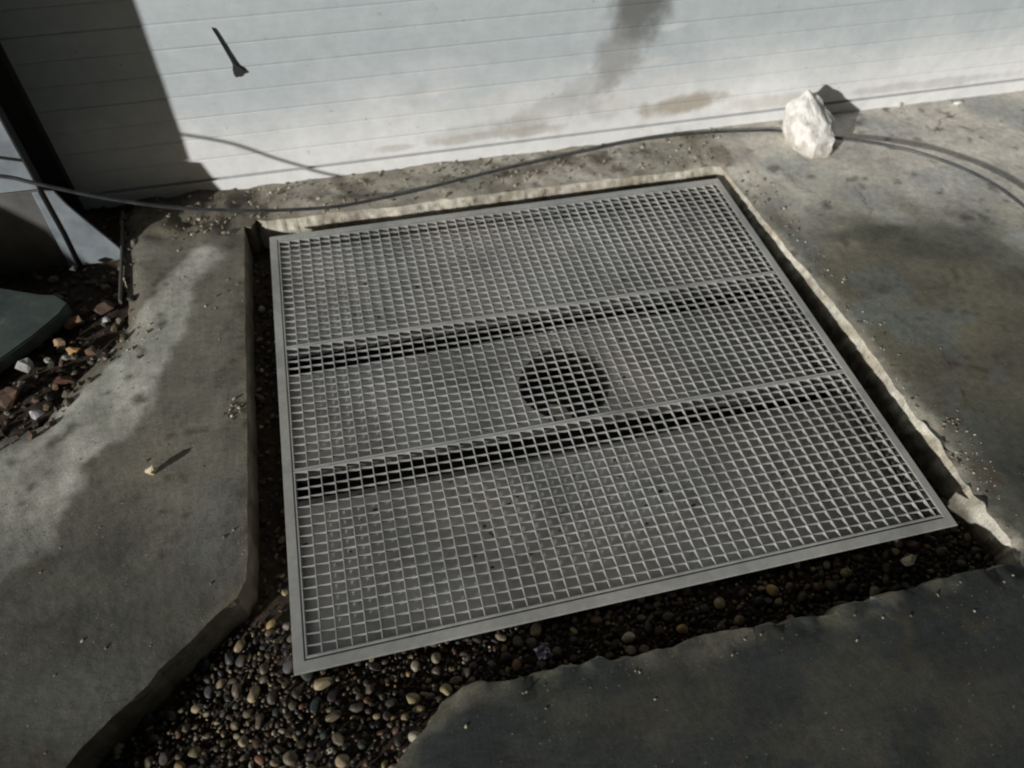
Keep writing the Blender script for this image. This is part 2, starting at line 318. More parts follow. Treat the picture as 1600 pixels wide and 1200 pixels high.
def mixc(a, b, t):
    t = np.asarray(t)[:, None]; return a * (1 - t) + np.asarray(b) * t
def tone(x, y):
    n = len(x); c = np.tile(np.array([.182, .170, .140]), (n, 1))
    big = fbm(x, y, .30, 61, 4); med = fbm(x, y, .12, 67, 4); wob = (fbm(x, y, .08, 71, 4) - .5) * .07
    # left slab: olive and blue-grey cast patches
    c = mixc(c, (.155, .157, .150), sst(.48, .62, big) * .7)
    # pale spread of dried mortar across the left slab
    s = sdist(x, y, STRIPE) + wob * .9
    streaks = .72 + .28 * sst(.35, .6, fbm(x * .6 + y * .5, y * .6 - x * .5, .05, 73, 4))
    c = mixc(c, (.56, .54, .49), sst(-.010, .014, s) * streaks * (x < 0))
    c = mixc(c, (.20, .20, .17), sst(.45, .6, med) * sst(-.012, .018, s) * (x < 0) * .45)
    # lower part of the left slab: lamp fading to the front put into colour
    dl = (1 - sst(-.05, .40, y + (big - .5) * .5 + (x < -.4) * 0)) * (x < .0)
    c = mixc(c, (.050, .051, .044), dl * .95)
    # right slab: dusty pale back, brown-grey front, lamp fading put into colour
    r = (x > 1.1)
    far_pale = sst(.72, 1.02, y + (big - .5) * .45 + (x - 1.4) * .18)
    cr = np.tile(np.array([.150, .137, .103]), (n, 1))
    cr = mixc(cr, (.15, .165, .16), sst(.5, .62, med) * .7)
    cr = mixc(cr, (.58, .545, .49), far_pale)
    cr = mixc(cr, (.42, .42, .41), sst(.5, .64, fbm(x, y, .16, 79, 4)) * far_pale * .75)
    wetx = np.exp(-(((x - 1.66) / .20) ** 2 + ((y - .72) / .085) ** 2)) + np.exp(-(((x - 1.48) / .13) ** 2 + ((y - .80) / .03) ** 2)) + np.exp(-(((x - 1.9) / .30) ** 2 + ((y - .50) / .16) ** 2))
    cr = mixc(cr, (.085, .085, .07), np.clip(sst(.25, .8, wetx + (med - .5) * .9), 0, 1) * .75)
    pal = np.exp(-(((x - 1.95) / .18) ** 2 + ((y - .70) / .04) ** 2)); cr = mixc(cr, (.42, .43, .42), sst(.2, .9, pal + (med - .5) * .6) * .8)
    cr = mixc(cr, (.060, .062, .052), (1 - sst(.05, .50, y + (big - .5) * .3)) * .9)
    c = np.where(r[:, None], cr, c)
    # back strip
    b = sst(1.13, 1.17, y) * sst(-.07, 0, x); cb = np.tile(np.array([.36, .33, .285]), (n, 1))
    cb = mixc(cb, (.22, .19, .145), sst(.47, .62, fbm(x, y, .07, 83, 4)) * .75)
    cb = mixc(cb, (.50, .47, .43), sst(.56, .68, fbm(x, y, .10, 89, 3)) * .8)
    c = mixc(c, 0, 0 * b); c = c * (1 - (b * (x < 1.35))[:, None]) + cb * (b * (x < 1.35))[:, None]
    bl = sst(1.10, 1.17, y) * (x < -.02); c = mixc(c, (.13, .11, .085), bl * .8)
    # front slab: damp bluish green, darkened further by lamp fading put into colour
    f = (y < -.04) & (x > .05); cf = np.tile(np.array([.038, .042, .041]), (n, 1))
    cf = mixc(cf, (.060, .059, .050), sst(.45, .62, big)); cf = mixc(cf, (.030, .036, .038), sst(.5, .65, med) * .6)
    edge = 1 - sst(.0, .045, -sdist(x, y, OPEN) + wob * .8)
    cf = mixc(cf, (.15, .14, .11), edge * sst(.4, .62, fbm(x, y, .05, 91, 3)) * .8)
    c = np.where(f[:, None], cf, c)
    tr = sst(-.10, .06, y) * sst(1.28, 1.36, x); 
    # crumbled tan rims
    d = -sdist(x, y, OPEN)
    rim = (1 - sst(.004, .03, d + wob * .5)) * (x > 1.15) * (y > -.08)
    c = mixc(c, (.40, .37, .31), rim * .8)
    rim2 = (1 - sst(.0, .02, d + wob * .3)) * (x < .0) * (y > .12); c = mixc(c, (.17, .15, .11), rim2 * .8)
    dp = -sdist(x, y, PIT); c = mixc(c, (.15, .125, .095), (1 - sst(.0, .045, dp + wob * .8)) * .75)
    spots = sst(.70, .78, fbm(x, y, .035, 97, 3)); c = mixc(c, (.07, .058, .042), spots * .7)
    return c

# ---- the concrete sheet
def build_floor():
    pts = []; 
    outer = [(-6, -6), (7, -6), (7, 1.50), (-6, 1.50)]
    loops = [outer, OPENR, PITR]
    edges = []; 
    for lp in loops:
        s = len(pts); pts += lp; edges += [(s + i, s + (i + 1) % len(lp)) for i in range(len(lp))]
    nb = len(pts)
    gx, gy = np.meshgrid(np.arange(-.75, 2.75, .0125), np.arange(-.55, 1.40, .0125))
    gx = gx.ravel() + rng.uniform(-.004, .004, gx.size); gy = gy.ravel() + rng.uniform(-.004, .004, gy.size)
    P = np.c_[gx, gy]
    g2x, g2y = np.meshgrid(np.arange(-5.8, 6.9, .35), np.arange(-5.8, 1.45, .35)); g2 = np.c_[g2x.ravel(), g2y.ravel()]
    g2 = g2[~((g2[:, 0] > -.85) & (g2[:, 0] < 2.85) & (g2[:, 1] > -.65))]
    P = np.vstack([P, g2])
    keep = (sdist(P[:, 0], P[:, 1], OPENR) < -.004) & (sdist(P[:, 0], P[:, 1], PITR) < -.005)
    P = P[keep]; allp = [Vector(p) for p in pts] + [Vector(p) for p in P]
    v, e, f, ov, oe, of = delaunay_2d_cdt(allp, edges, [], 0, 1e-6)
    V = np.array([(a.x, a.y) for a in v]); F = np.array([t for t in f if len(t) == 3])
    cen = V[F].mean(1); ok = ~inpoly(cen[:, 0], cen[:, 1], OPENR) & ~inpoly(cen[:, 0], cen[:, 1], PITR)
    F = F[ok]
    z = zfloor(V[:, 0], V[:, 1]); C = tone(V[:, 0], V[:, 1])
    verts = np.c_[V, z].tolist(); cols = C.tolist(); faces = [tuple(map(int, t)) for t in F]
    # cut faces round the opening and the rubble pit
    for lp, depth, rings in ((OPENR, .17, 7), (PITR, .09, 4)):
        L = np.array(lp); n = len(L); zz = zfloor(L[:, 0], L[:, 1]); s0 = len(verts)
        nx = np.roll(L, -1, 0) - np.roll(L, 1, 0); nr = np.c_[-nx[:, 1], nx[:, 0]]; nr /= np.linalg.norm(nr, axis=1)[:, None] + 1e-9
        test = inpoly(L[:, 0] + nr[:, 0] * .01, L[:, 1] + nr[:, 1] * .01, lp); nr[~test] *= -1
        for r_ in range(rings + 1):
            t = (r_ / rings) ** 1.5; dz = depth * t
            off = (vn(L[:, 0] * 2 + r_ * .03, L[:, 1] * 2 - r_ * .02, .03, 101) - .5) * .008 * min(1, r_) + np.where((L[:, 0] < -.03) & (lp is OPENR), .0015, .010) * (1 - math.exp(-dz / .02))
            if lp is OPENR: off = off * np.where(L[:, 0] < -.03, .35, 1)
            q = L + nr * off[:, None]
            zc = zz - dz
            for i in range(n): verts.append((q[i, 0], q[i, 1], zc[i]))
            tc = np.tile(np.array([.47, .44, .38]), (n, 1)) if lp is OPENR else np.tile(np.array([.10, .085, .065]), (n, 1))
            m = fbm(L[:, 0] + r_ * .02, L[:, 1] - r_ * .015, .05, 107, 3)
            tc = mixc(tc, np.array([.27, .23, .17]), sst(.4, .65, m) * .7)
            if lp is OPENR: tc = mixc(tc, np.array([.085, .068, .05]), np.clip(sst(.022, .045, dz + (m - .5) * .03), 0, 1) * np.where(L[:, 0] > 0, .85, .25))  # lower cut faces darkened: shade inside the opening put into their colour
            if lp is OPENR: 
                lf = (L[:, 0] < -.03) | (L[:, 1] < -.06); tc[lf] *= np.array([.40, .39, .36])  # left and front cut faces darker, the left one's unlit side put into colour
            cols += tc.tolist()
        for r_ in range(rings):
            a = s0 + r_ * n; b = a + n
            for i in range(n): j = (i + 1) % n; faces.append((a + i, a + j, b + j, b + i))
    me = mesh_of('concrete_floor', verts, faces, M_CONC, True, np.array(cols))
    sm = np.ones(len(faces), bool); sm[len(F):] = False; me.polygons.foreach_set('use_smooth', sm)
    bm = bmesh.new(); bm.from_mesh(me); bmesh.ops.recalc_face_normals(bm, faces=bm.faces); 
    up = sum(1 for f_ in list(bm.faces)[:50] if f_.normal.z > 0)
    if up < 25: bmesh.ops.reverse_faces(bm, faces=bm.faces)
    bm.to_mesh(me); bm.free()
    return tag(link('concrete_floor', me), kind='structure')
build_floor()

# ---- soil under the gravel and in the pit
def zsoil(x, y):
    x = np.asarray(x, float); y = np.asarray(y, float)
    g = -.088 + .040 * np.exp(-(((x - .13) / .24) ** 2 + ((y + .14) / .10) ** 2)) + .02 * np.exp(-(((x + .02) / .08) ** 2 + ((y - .08) / .12) ** 2))
    g = g + (fbm(x, y, .12, 113, 3) - .5) * .016
    pit = -.034 + (fbm(x, y, .10, 127, 4) - .5) * .028 + .012 * sst(1.15, 1.3, y)
    return np.where((x < -.31) & (y > .45), pit, g)
def build_soil():
    xs = np.arange(-1.7, 1.55, .0125); ys = np.arange(-.75, 1.46, .0125); gx, gy = np.meshgrid(xs, ys)
    z = zsoil(gx, gy) + (fbm(gx, gy, .02, 131, 2) - .5) * .006
    nx = len(xs); V = np.c_[gx.ravel(), gy.ravel(), z.ravel()]
    F = [(j * nx + i, j * nx + i + 1, (j + 1) * nx + i + 1, (j + 1) * nx + i) for j in range(len(ys) - 1) for i in range(nx - 1)]
    # no soil where the drain tray hangs
    cx = V[:, 0]; cy = V[:, 1]
    F = [f for f in F if not (.06 < cx[f[0]] < 1.13 and .06 < cy[f[0]] < 1.03)]
    tag(link('soil', mesh_of('soil', V, F, M_SOIL, True)), kind='structure')
build_soil()

# ------------------------------------------------------------------ roller shutter
WY = 1.340
def roller_shutter():
    t = tag(empty('roller_shutter', (.9, WY, 0)), 'pale grey roller shutter with horizontal slats, grime and cement splashes near its foot', 'shutter')
    x0, x1 = -1.40, 3.7; pitch = .0575; n = 34
    prof = []; 
    for i in range(13):
        u = i / 12; bulge = .0004 * math.sin(math.pi * u) ** .9; rib = -.0004 * math.exp(-((u - .5) / .05) ** 2)
        prof.append((-(bulge + rib), u * (pitch + .0002)))
    prof += [(.004, pitch + .0002), (.004, -.002)]
    nx = 24; V = []; F = []
    xs = np.linspace(x0, x1, nx) - .9
    for x in xs: V += [(x, p[0], p[1]) for p in prof]
    m = len(prof)
    for i in range(nx - 1):
        for j in range(m): k_ = (j + 1) % m; F.append((i * m + j, i * m + k_, (i + 1) * m + k_, (i + 1) * m + j))
    me = mesh_of('slat', V, F, M_SHUT)
    sm = [True] * len(me.polygons); me.polygons.foreach_set('use_smooth', sm)
    rail_top = .026
    for i in range(n):
        o = link('slat', me, t, (0, random.uniform(-.0004, .0004), rail_top + .0042 + i * pitch)); o.rotation_euler = (0, R(-.42), 0)
    v, f = box_data(x0 - .9, x1 - .9, -.0055, .012, -.055, rail_top - .0015, .0015)
    o = link('bottom_rail', mesh_of('bottom_rail', v, f, M_SHUT), t); o.rotation_euler = (0, R(-.42), 0)
    # guide channel at the left end, shade beside the post put into its black, and the wall above
    for gx, gw in ((-.464, .10),):
        v, f = box_data(gx - .9 - gw, gx - .9, -.030, .010, -.06, 2.05, .002); link('guide_rail', mesh_of('guide_rail', v, f, M_BLACK), t)
    v, f = box_data(2.75 - .9, 2.80 - .9, -.030, .010, -.06, 2.05, .002); link('guide_rail', mesh_of('guide_rail', v, f, M_BLACK), t)
    return t
roller_shutter()
v, f = box_data(-6, 7, 1.42, 1.62, -.2, 3.2)
tag(link('building_wall', mesh_of('building_wall', v, f, M_DARKST)), 'dark wall behind the roller shutter', 'wall', kind='structure')

# dark blotch with a thin tail on the shutter
def dark_blotch():
    out = [(-.027, .409, .0012), (-.020, .388, .0022), (-.012, .360, .003), (-.004, .333, .0045), (-.001, .322, .006)]
    out = [(a, b, c_ * .6) for a, b, c_ in out]; L = [(p[0] - p[2], p[1]) for p in out]; Rr = [(p[0] + p[2], p[1]) for p in out]
    blob = [(.006, .318), (.013, .312), (.019, .301), (.016, .299), (.009, .298), (.002, .292), (-.005, .291), (-.008, .298), (-.008, .309)]
    poly = L[::-1][0:0] + Rr + blob + L[::-1]
    V = [(x, -.0066, z) for x, z in poly] + [(x, .002, z) for x, z in poly]; n = len(poly)
    F = [tuple(range(n))[::-1]] + [(i, (i + 1) % n, n + (i + 1) % n, n + i) for i in range(n)]
    tag(link('shutter_blotch', mesh_of('shutter_blotch', V, F, M_BLOTCH), None, (0, WY, 0)), 'small black blotch with a thin tail on the pale shutter slats', 'blotch')
dark_blotch()

# ------------------------------------------------------------------ white post with a flared foot
def prism(poly, y0, y1):
    V = [(x, y0, z) for x, z in poly] + [(x, y1, z) for x, z in poly]; n = len(poly)
    return V, [tuple(range(n)), tuple(range(n, 2 * n))[::-1]] + [(i, n + i, n + (i + 1) % n, (i + 1) % n) for i in range(n)]
def post():
    t = tag(empty('gate_post', (-.56, 1.15, 0)), 'pale painted gate post with a flared foot at the left end of the shutter', 'post')
    def p(name, poly, y0, y1, m):
        v, f = prism([(x + .56, z) for x, z in poly], y0 - 1.15, y1 - 1.15); me = mesh_of(name, v, f, m)
        bm = bmesh.new(); bm.from_mesh(me); bmesh.ops.recalc_face_normals(bm, faces=bm.faces); bmesh.ops.bevel(bm, geom=[e for e in bm.edges], offset=.0015, segments=1, affect='EDGES'); bm.to_mesh(me); bm.free()
        return link(name, me, t)
    p('upper_panel', [(-.80, .185), (-.457, .185), (-.455, .60), (-.455, 2.2), (-.80, 2.2)], 1.13, 1.138, M_POST)
    p('foot_panel', [(-.80, -.04), (-.462, -.04), (-.4575, .06), (-.4575, .182), (-.80, .182)], 1.131, 1.138, M_POST2)
    p('shade_back', [(-.80, -.05), (-.4595, -.05), (-.4595, 2.19), (-.80, 2.19)], 1.1385, 1.175, M_BLACK)  # black backing: shade on the post's right side put into its colour
    p('foot_edge', [(-.480, -.04), (-.4625, -.04), (-.4575, .06), (-.4575, .181), (-.472, .181)], 1.1245, 1.1305, M_POST)
    p('flared_foot', [(-.454, -.04), (-.345, -.04), (-.356, .0), (-.372, .035), (-.398, .090), (-.418, .135), (-.430, .174), (-.4505, .178)], 1.132, 1.137, M_POST)
post()

# ------------------------------------------------------------------ cable
def cable():
    pts = [(-1.5, .95, .62), (-1.1, .97, .48), (-.80, 1.01, .375), (-.62, 1.045, .315), (-0.485, 1.062, 0.27), (-0.427, 1.060, 0.245), (-0.329, 1.07, 0.19), (-0.214, 1.085, 0.135), (-0.126, 1.101, 0.1), (-0.016, 1.113, 0.07), (0.087, 1.126, 0.048), (0.18, 1.14, 0.033), (0.278, 1.164, 0.022), (0.381, 1.19, 0.014), (0.507, 1.22, 0.010), (.655, 1.252, .0065), (.849, 1.283, .006), (1.049, 1.308, .006), (1.244, 1.303, .007), (1.40, 1.283, .007), (1.471, 1.267, .007), (1.598, 1.2, .012), (1.713, 1.121, .022), (1.798, 1.036, .03), (1.869, .911, .038), (1.894, .763, .044), (1.905, .531, .03), (1.90, .2, .008), (1.8, -.3, .007), (1.6, -.9, .007)]
    P = [Vector(p) for p in pts]; path = []
    for i in range(len(P) - 1):
        p0 = P[max(i - 1, 0)]; p1 = P[i]; p2 = P[i + 1]; p3 = P[min(i + 2, len(P) - 1)]
        m = max(2, int((p2 - p1).length / .012))
        for j in range(m):
            t = j / m; path.append(.5 * ((2 * p1) + (p2 - p0) * t + (2 * p0 - 5 * p1 + 4 * p2 - p3) * t * t + (3 * p1 - p0 - 3 * p2 + p3) * t ** 3))
    path.append(P[-1]); V = []; F = []; r = .0044; ns = 10; n = len(path)
    for i, p in enumerate(path):
        d = (path[min(i + 1, n - 1)] - path[max(i - 1, 0)]).normalized(); a = d.cross(Vector((0, 0, 1))).normalized(); b = a.cross(d)
        for q in range(ns): an = 2 * math.pi * q / ns; V.append(p + r * (math.cos(an) * a + math.sin(an) * b))
    for i in range(n - 1):
        for q in range(ns): F.append((i * ns + q, i * ns + (q + 1) % ns, (i + 1) * ns + (q + 1) % ns, (i + 1) * ns + q))
    tag(link('cable', mesh_of('cable', V, F, M_RUB, True)), 'long black cable sagging from the left post and passing under the white block', 'cable')
cable()

# ------------------------------------------------------------------ rocks
def rock_mesh(name, pts, m, sub=2, amp=.004, sc=30, sharp=True, seed=0, smooth=False):
    bm = bmesh.new()
    for p in pts: bm.verts.new(p)
    r = bmesh.ops.convex_hull(bm, input=bm.verts)
    bmesh.ops.delete(bm, geom=[g for g in r['geom_interior'] if isinstance(g, bmesh.types.BMVert)] , context='VERTS')
    bmesh.ops.subdivide_edges(bm, edges=bm.edges[:], cuts=sub, use_grid_fill=True)
    bmesh.ops.triangulate(bm, faces=bm.faces[:])
    if not sharp: bmesh.ops.smooth_vert(bm, verts=bm.verts, factor=.5, use_axis_x=True, use_axis_y=True, use_axis_z=True)
    for v_ in bm.verts:
        q = v_.co * sc + Vector((seed * 3.1, seed * 1.7, 0)); v_.co += mnoise.noise_vector(q) * amp
    bmesh.ops.recalc_face_normals(bm, faces=bm.faces)
    me = bpy.data.meshes.new(name); bm.to_mesh(me); bm.free(); me.materials.append(m)
    me.polygons.foreach_set('use_smooth', [smooth] * len(me.polygons)); return me
blk = [(1.477, 1.276, 0), (1.468, 1.176, 0), (1.50, 1.13, 0), (1.556, 1.128, 0), (1.595, 1.185, 0), (1.585, 1.27, 0), (1.463, 1.27, .085), (1.475, 1.258, .122), (1.500, 1.250, .138), (1.535, 1.255, .125),
       (1.455, 1.18, .052), (1.475, 1.165, .068), (1.515, 1.20, .105), (1.555, 1.135, .052), (1.50, 1.128, .046), (1.585, 1.20, .07)]
o = link('plaster_block', rock_mesh('plaster_block', [(x - 1.52, y - 1.2, z - .002) for x, y, z in blk], M_BLOCK, 6, .0085, 38, True, 2), None, (1.52, 1.2, 0))
tag(o, 'rough white broken block of plaster holding down the cable beside the shutter', 'block')

STONES = [  # x, y, size, colour, stretch, name, label, z
    (-.236, .439, .0125, (.62, .54, .38), (1, .85, 1.1), 'stone', 'small cream stone alone on the bare slab left of the grate', 0.),
    (-.481, .928, .026, (.55, .50, .27), (.75, 1.0, 1.25), 'stone', 'pale yellow upright stone beside the green slab', -.03),
    (-.437, .905, .026, (.42, .25, .15), (1.2, .8, .8), 'stone', 'large orange-brown stone touching the pale yellow one', -.03),
    (-.366, .892, .013, (.80, .80, .80), (1, 1, 1.1), 'stone', 'bright white chip at the right of the rubble', -.022),
    (-.521, .790, .027, (.46, .46, .43), (1, .9, .9), 'stone', 'rough whitish grey stone at the corner of the green slab', -.03),
    (-.426, .815, .020, (.50, .30, .13), (1.3, .7, .7), 'stone', 'orange flat stone in the middle of the rubble', -.026),
    (-.392, .806, .019, (.30, .19, .13), (1., .9, .8), 'stone', 'dull red-brown stone just right of the orange one', -.026),
    (-.535, .705, .040, (.22, .14, .10), (1.1, .8, .6), 'stone', 'big flat brown stone at the picture edge below the green slab', -.03),
    (-.492, .985, .032, (.13, .16, .14), (1.3, .8, .6), 'stone', 'grey-green angular chunk above the pale yellow stone', -.03),
    (-.476, .648, .017, (.66, .66, .67), (1, 1, .9), 'stone', 'white crumbly lump by the near end of the rubble', -.022),
    (-.458, .845, .016, (.50, .33, .19), (1.3, .8, .8), 'stone', 'tan oval stone below the orange-brown one', -.022),
    (-.372, .935, .030, (.15, .09, .065), (1.1, .8, .7), 'stone', 'dark red stone above the white chip', -.028),
    (-.474, .795, .012, (.55, .54, .47), (1, 1, .8), 'stone', 'small pale pointed stone between the whitish and orange ones', -.02),
    (-.440, .795, .012, (.40, .43, .40), (1.2, .8, .8), 'stone', 'small grey-green chip below the orange flat stone', -.02),
    (-.440, .735, .020, (.17, .075, .05), (1.3, .8, .6), 'stone', 'oval brick-red stone near the slab edge', -.028),
    (-.267, 1.257, .012, (.36, .30, .21), (1.2, .8, .9), 'stone', 'small tan stone in the shade at the foot of the shutter', -.008),
    (-.455, 1.09, .016, (.16, .16, .14), (1, 1, .8), 'stone', 'dim grey stone in the shade before the flared post foot', -.02),
    (.003, 1.262, .0085, (.80, .79, .70), (.6, .6, 1.5), 'stone', 'tiny white splinter standing below the shutter rail', -.004),
    (2.09, 1.300, .013, (.62, .63, .62), (1.3, .8, .6), 'stone', 'white pebble on the floor by the shutter far right of the block', 0.),
    (1.90, 1.325, .012, (.55, .56, .55), (1, .8, .7), 'stone', 'pale chip near the shutter just right of the block shadow', 0.),
    (1.118, -.022, .019, (.60, .56, .42), (1.2, .9, .8), 'stone', 'cream lump on the gravel by the near right frame corner', -.075),
    (1.235, .06, .012, (.50, .45, .34), (1.4, .9, .6), 'stone', 'small tan chip in the gap right of the near frame corner', -.07),
]
for i, (x, y, s, c, st, nm, lb, z) in enumerate(STONES):
    random.seed(100 + i); pts = []
    for _ in range(13):
        d = Vector((random.gauss(0, 1), random.gauss(0, 1), random.gauss(0, 1))).normalized() * random.uniform(.82, 1.0); pts.append((d.x * s * st[0], d.y * s * st[1], d.z * s * st[2]))
    s_c = .58 if i and i < 18 else 1.0; pts = [tuple(np.array(p) * (.82 if i and i < 17 else 1)) for p in pts]; c = tuple(np.array(c) * s_c)
    me = rock_mesh('stone', pts, M_PEB, 1, s * .10, 1.6 / s, True, i)
    o = link(nm, me, None, (x, y, z + s * st[2] * .75)); o.rotation_euler = (0, 0, random.uniform(-.4, .4)); o.color = (*c, 1)
    tag(o, lb, 'stone')

# green-grey slab leaning over the rubble
gs = [(-.440, .935), (-.452, .905), (-.50, .845), (-.57, .775), (-.80, .55), (-1.0, .78), (-.88, 1.02), (-.60, 1.02), (-.50, .975), (-.47, .968)]
V = [(x, y, .016 + .02 * (y - .8)) for x, y in gs] + [(x, y, -.016) for x, y in gs]; n = len(gs)
F = [tuple(range(n)), tuple(range(n, 2 * n))[::-1]] + [(i, (i + 1) % n, n + (i + 1) % n, n + i) for i in range(n)]
me = mesh_of('stone_slab', [(x + .6, y - .85, z) for x, y, z in V], F, M_GREEN)
bm = bmesh.new(); bm.from_mesh(me); bmesh.ops.recalc_face_normals(bm, faces=bm.faces); bmesh.ops.bevel(bm, geom=bm.edges[:], offset=.003, segments=2, affect='EDGES'); bm.to_mesh(me); bm.free()
tag(link('stone_slab', me, None, (-.6, .85, 0)), 'flat green-grey slab lying on the rubble at the left picture edge', 'slab')

# dark rock added out of view on the left to cast shade before the post
random.seed(5); pts = []
for _ in range(40):
    d = Vector((random.gauss(0, 1), random.gauss(0, 1), random.gauss(0, 1))).normalized(); pts.append((d.x * .15, d.y * .14, d.z * .25))
o = link('shade_boulder', rock_mesh('shade_boulder', pts, M_SHADE_ROCK, 2, .010, 9, True, 3), None, (-1.075, .81, .095)); tag(o, 'dark upright rock added out of view to cast shade before the post', 'shade_boulder')

# pale lath along the edge of the left slab
v, f = box_data(-.0025, .0025, -.17, .17, -.012, -.001, .0008)
o = link('lath', mesh_of('lath', v, f, M_LATH), None, (-.349, 1.11, .001)); o.rotation_euler = (0, 0, R(3.5)); tag(o, 'thin straight pale lath set along the far left slab edge', 'lath')

# ------------------------------------------------------------------ gravel
PAL = np.array([(.040, .038, .040), (.055, .050, .046), (.075, .070, .062), (.10, .085, .065), (.045, .055, .056), (.13, .11, .085), (.17, .15, .12), (.09, .055, .04), (.22, .19, .13), (.30, .26, .17), (.33, .24, .12), (.16, .085, .06), (.38, .36, .31), (.06, .062, .075)])
PW = np.array([14, 14, 12, 9, 8, 8, 6, 6, 5, 3.5, 2.2, 4, 2.5, 6]); PW = PW / PW.sum()
def ico(sub):
    bm = bmesh.new(); bmesh.ops.create_icosphere(bm, subdivisions=sub, radius=1); V = np.array([v_.co[:] for v_ in bm.verts]); F = np.array([[v_.index for v_ in f_.verts] for f_ in bm.faces]); bm.free(); return V, F
def pebble_shape(Vs, seed):
    r_ = np.random.default_rng(seed); V = Vs.copy()
    for _ in range(5):       # flatten a few sides
        d = r_.normal(size=3); d /= np.linalg.norm(d); h = r_.uniform(.55, .85); t = V @ d; V = V - np.outer(np.clip(t - h, 0, None) * .75, d)
    V *= np.array([r_.uniform(.95, 1.35), r_.uniform(.72, 1.0), r_.uniform(.55, .8)])
    return V
def rand_rot(r_):
    a, b, c = r_.uniform(0, 6.283), r_.normal(0, .35), r_.normal(0, .35)
    return np.array(Matrix.Rotation(a, 3, 'Z') @ Matrix.Rotation(b, 3, 'X') @ Matrix.Rotation(c, 3, 'Y'))
def gravel():
    # positions in the opening outside the tray
    def ok(x, y, m=.004):
        return (sdist(x, y, OPEN) > m) & ~((x > .045) & (x < 1.155) & (y > .045) & (y < 1.05)) & (y > -.34)
    def scatter(n, rmin, rmax, sep, taken, seed, lo=-.36):
        r_ = np.random.default_rng(seed); X = r_.uniform(-.45, 1.3, n * 6); Y = np.where(r_.random(n * 6) < .72, r_.uniform(lo, .12, n * 6), r_.uniform(-.1, 1.18, n * 6))
        k_ = ok(X, Y); X = X[k_]; Y = Y[k_]; out = []; cell = .03; grid = {}
        for (x, y, s) in taken: grid.setdefault((int(x / cell), int(y / cell)), []).append((x, y, s))
        for x, y in zip(X, Y):
            s = float(rmin + (rmax - rmin) * r_.random() ** 1.8); a, b = int(x / cell), int(y / cell); bad = False
            for i in (-1, 0, 1):
                for j in (-1, 0, 1):
                    for (px, py, ps) in grid.get((a + i, b + j), ()):
                        if (px - x) ** 2 + (py - y) ** 2 < ((ps + s) * sep) ** 2: bad = True; break
            if bad: continue
            out.append((x, y, s)); grid.setdefault((a, b), []).append((x, y, s))
            if len(out) >= n: break
        return out
    big = scatter(300, .0078, .0125, .95, [], 11)
    small = scatter(4200, .0032, .0075, .80, big, 12)
    fine = scatter(2600, .0022, .0040, .55, [], 13)
    V2, F2 = ico(2); V3, F3 = ico(3); r_ = np.random.default_rng(21)
    def place_z(x, y, s): return float(zsoil(x, y))
    # the gravel too small to pick apart: one object
    SH = [pebble_shape(V2, 300 + i) for i in range(24)]
    VV = []; FF = []; CC = []; off = 0
    for lst, lift in ((small, .45), (fine, .9)):
        for (x, y, s) in lst:
            z = place_z(x, y, s) + s * lift + r_.uniform(0, .008)
            v_ = (SH[r_.integers(24)] * s) @ rand_rot(r_).T + np.array([x, y, z]); VV.append(v_); FF.append(F2 + off); off += len(v_)
            c = PAL[r_.choice(len(PAL), p=PW)] * r_.uniform(.35, .85) * np.array([1.08, 1.0, .86]); CC.append(np.tile(c, (len(v_), 1)))
    bed = link('gravel', mesh_of('gravel', np.vstack(VV), np.vstack(FF).tolist(), M_PEBA, True, np.vstack(CC)))
    tag(bed, kind='stuff')
    # the larger pebbles, one by one
    root = tag(empty('gravel_bed', (.3, -.05, -.1)), kind='structure')
    shapes = [mesh_of('pebble', pebble_shape(V3, 500 + i), F3.tolist(), M_PEB, True) for i in range(14)]
    PB = PW * np.array([.7, .8, 1, 1.2, .9, 1.3, 1.5, 1.1, 1.8, 2.0, 2.0, 1.4, 1.8, .8]); PB /= PB.sum()
    for (x, y, s) in big:
        o_ = link('pebble', shapes[r_.integers(14)], root, (x - .3, y + .05, place_z(x, y, s) + .1 + s * .55 + .004)); o_.scale = (s, s, s)
        o_.rotation_euler = (r_.normal(0, .3), r_.normal(0, .3), r_.uniform(0, 6.28)); c = PAL[r_.choice(len(PAL), p=PB)] * r_.uniform(.5, 1.1) * np.array([1.06, 1.0, .88]); o_.color = (*c, 1)
gravel()

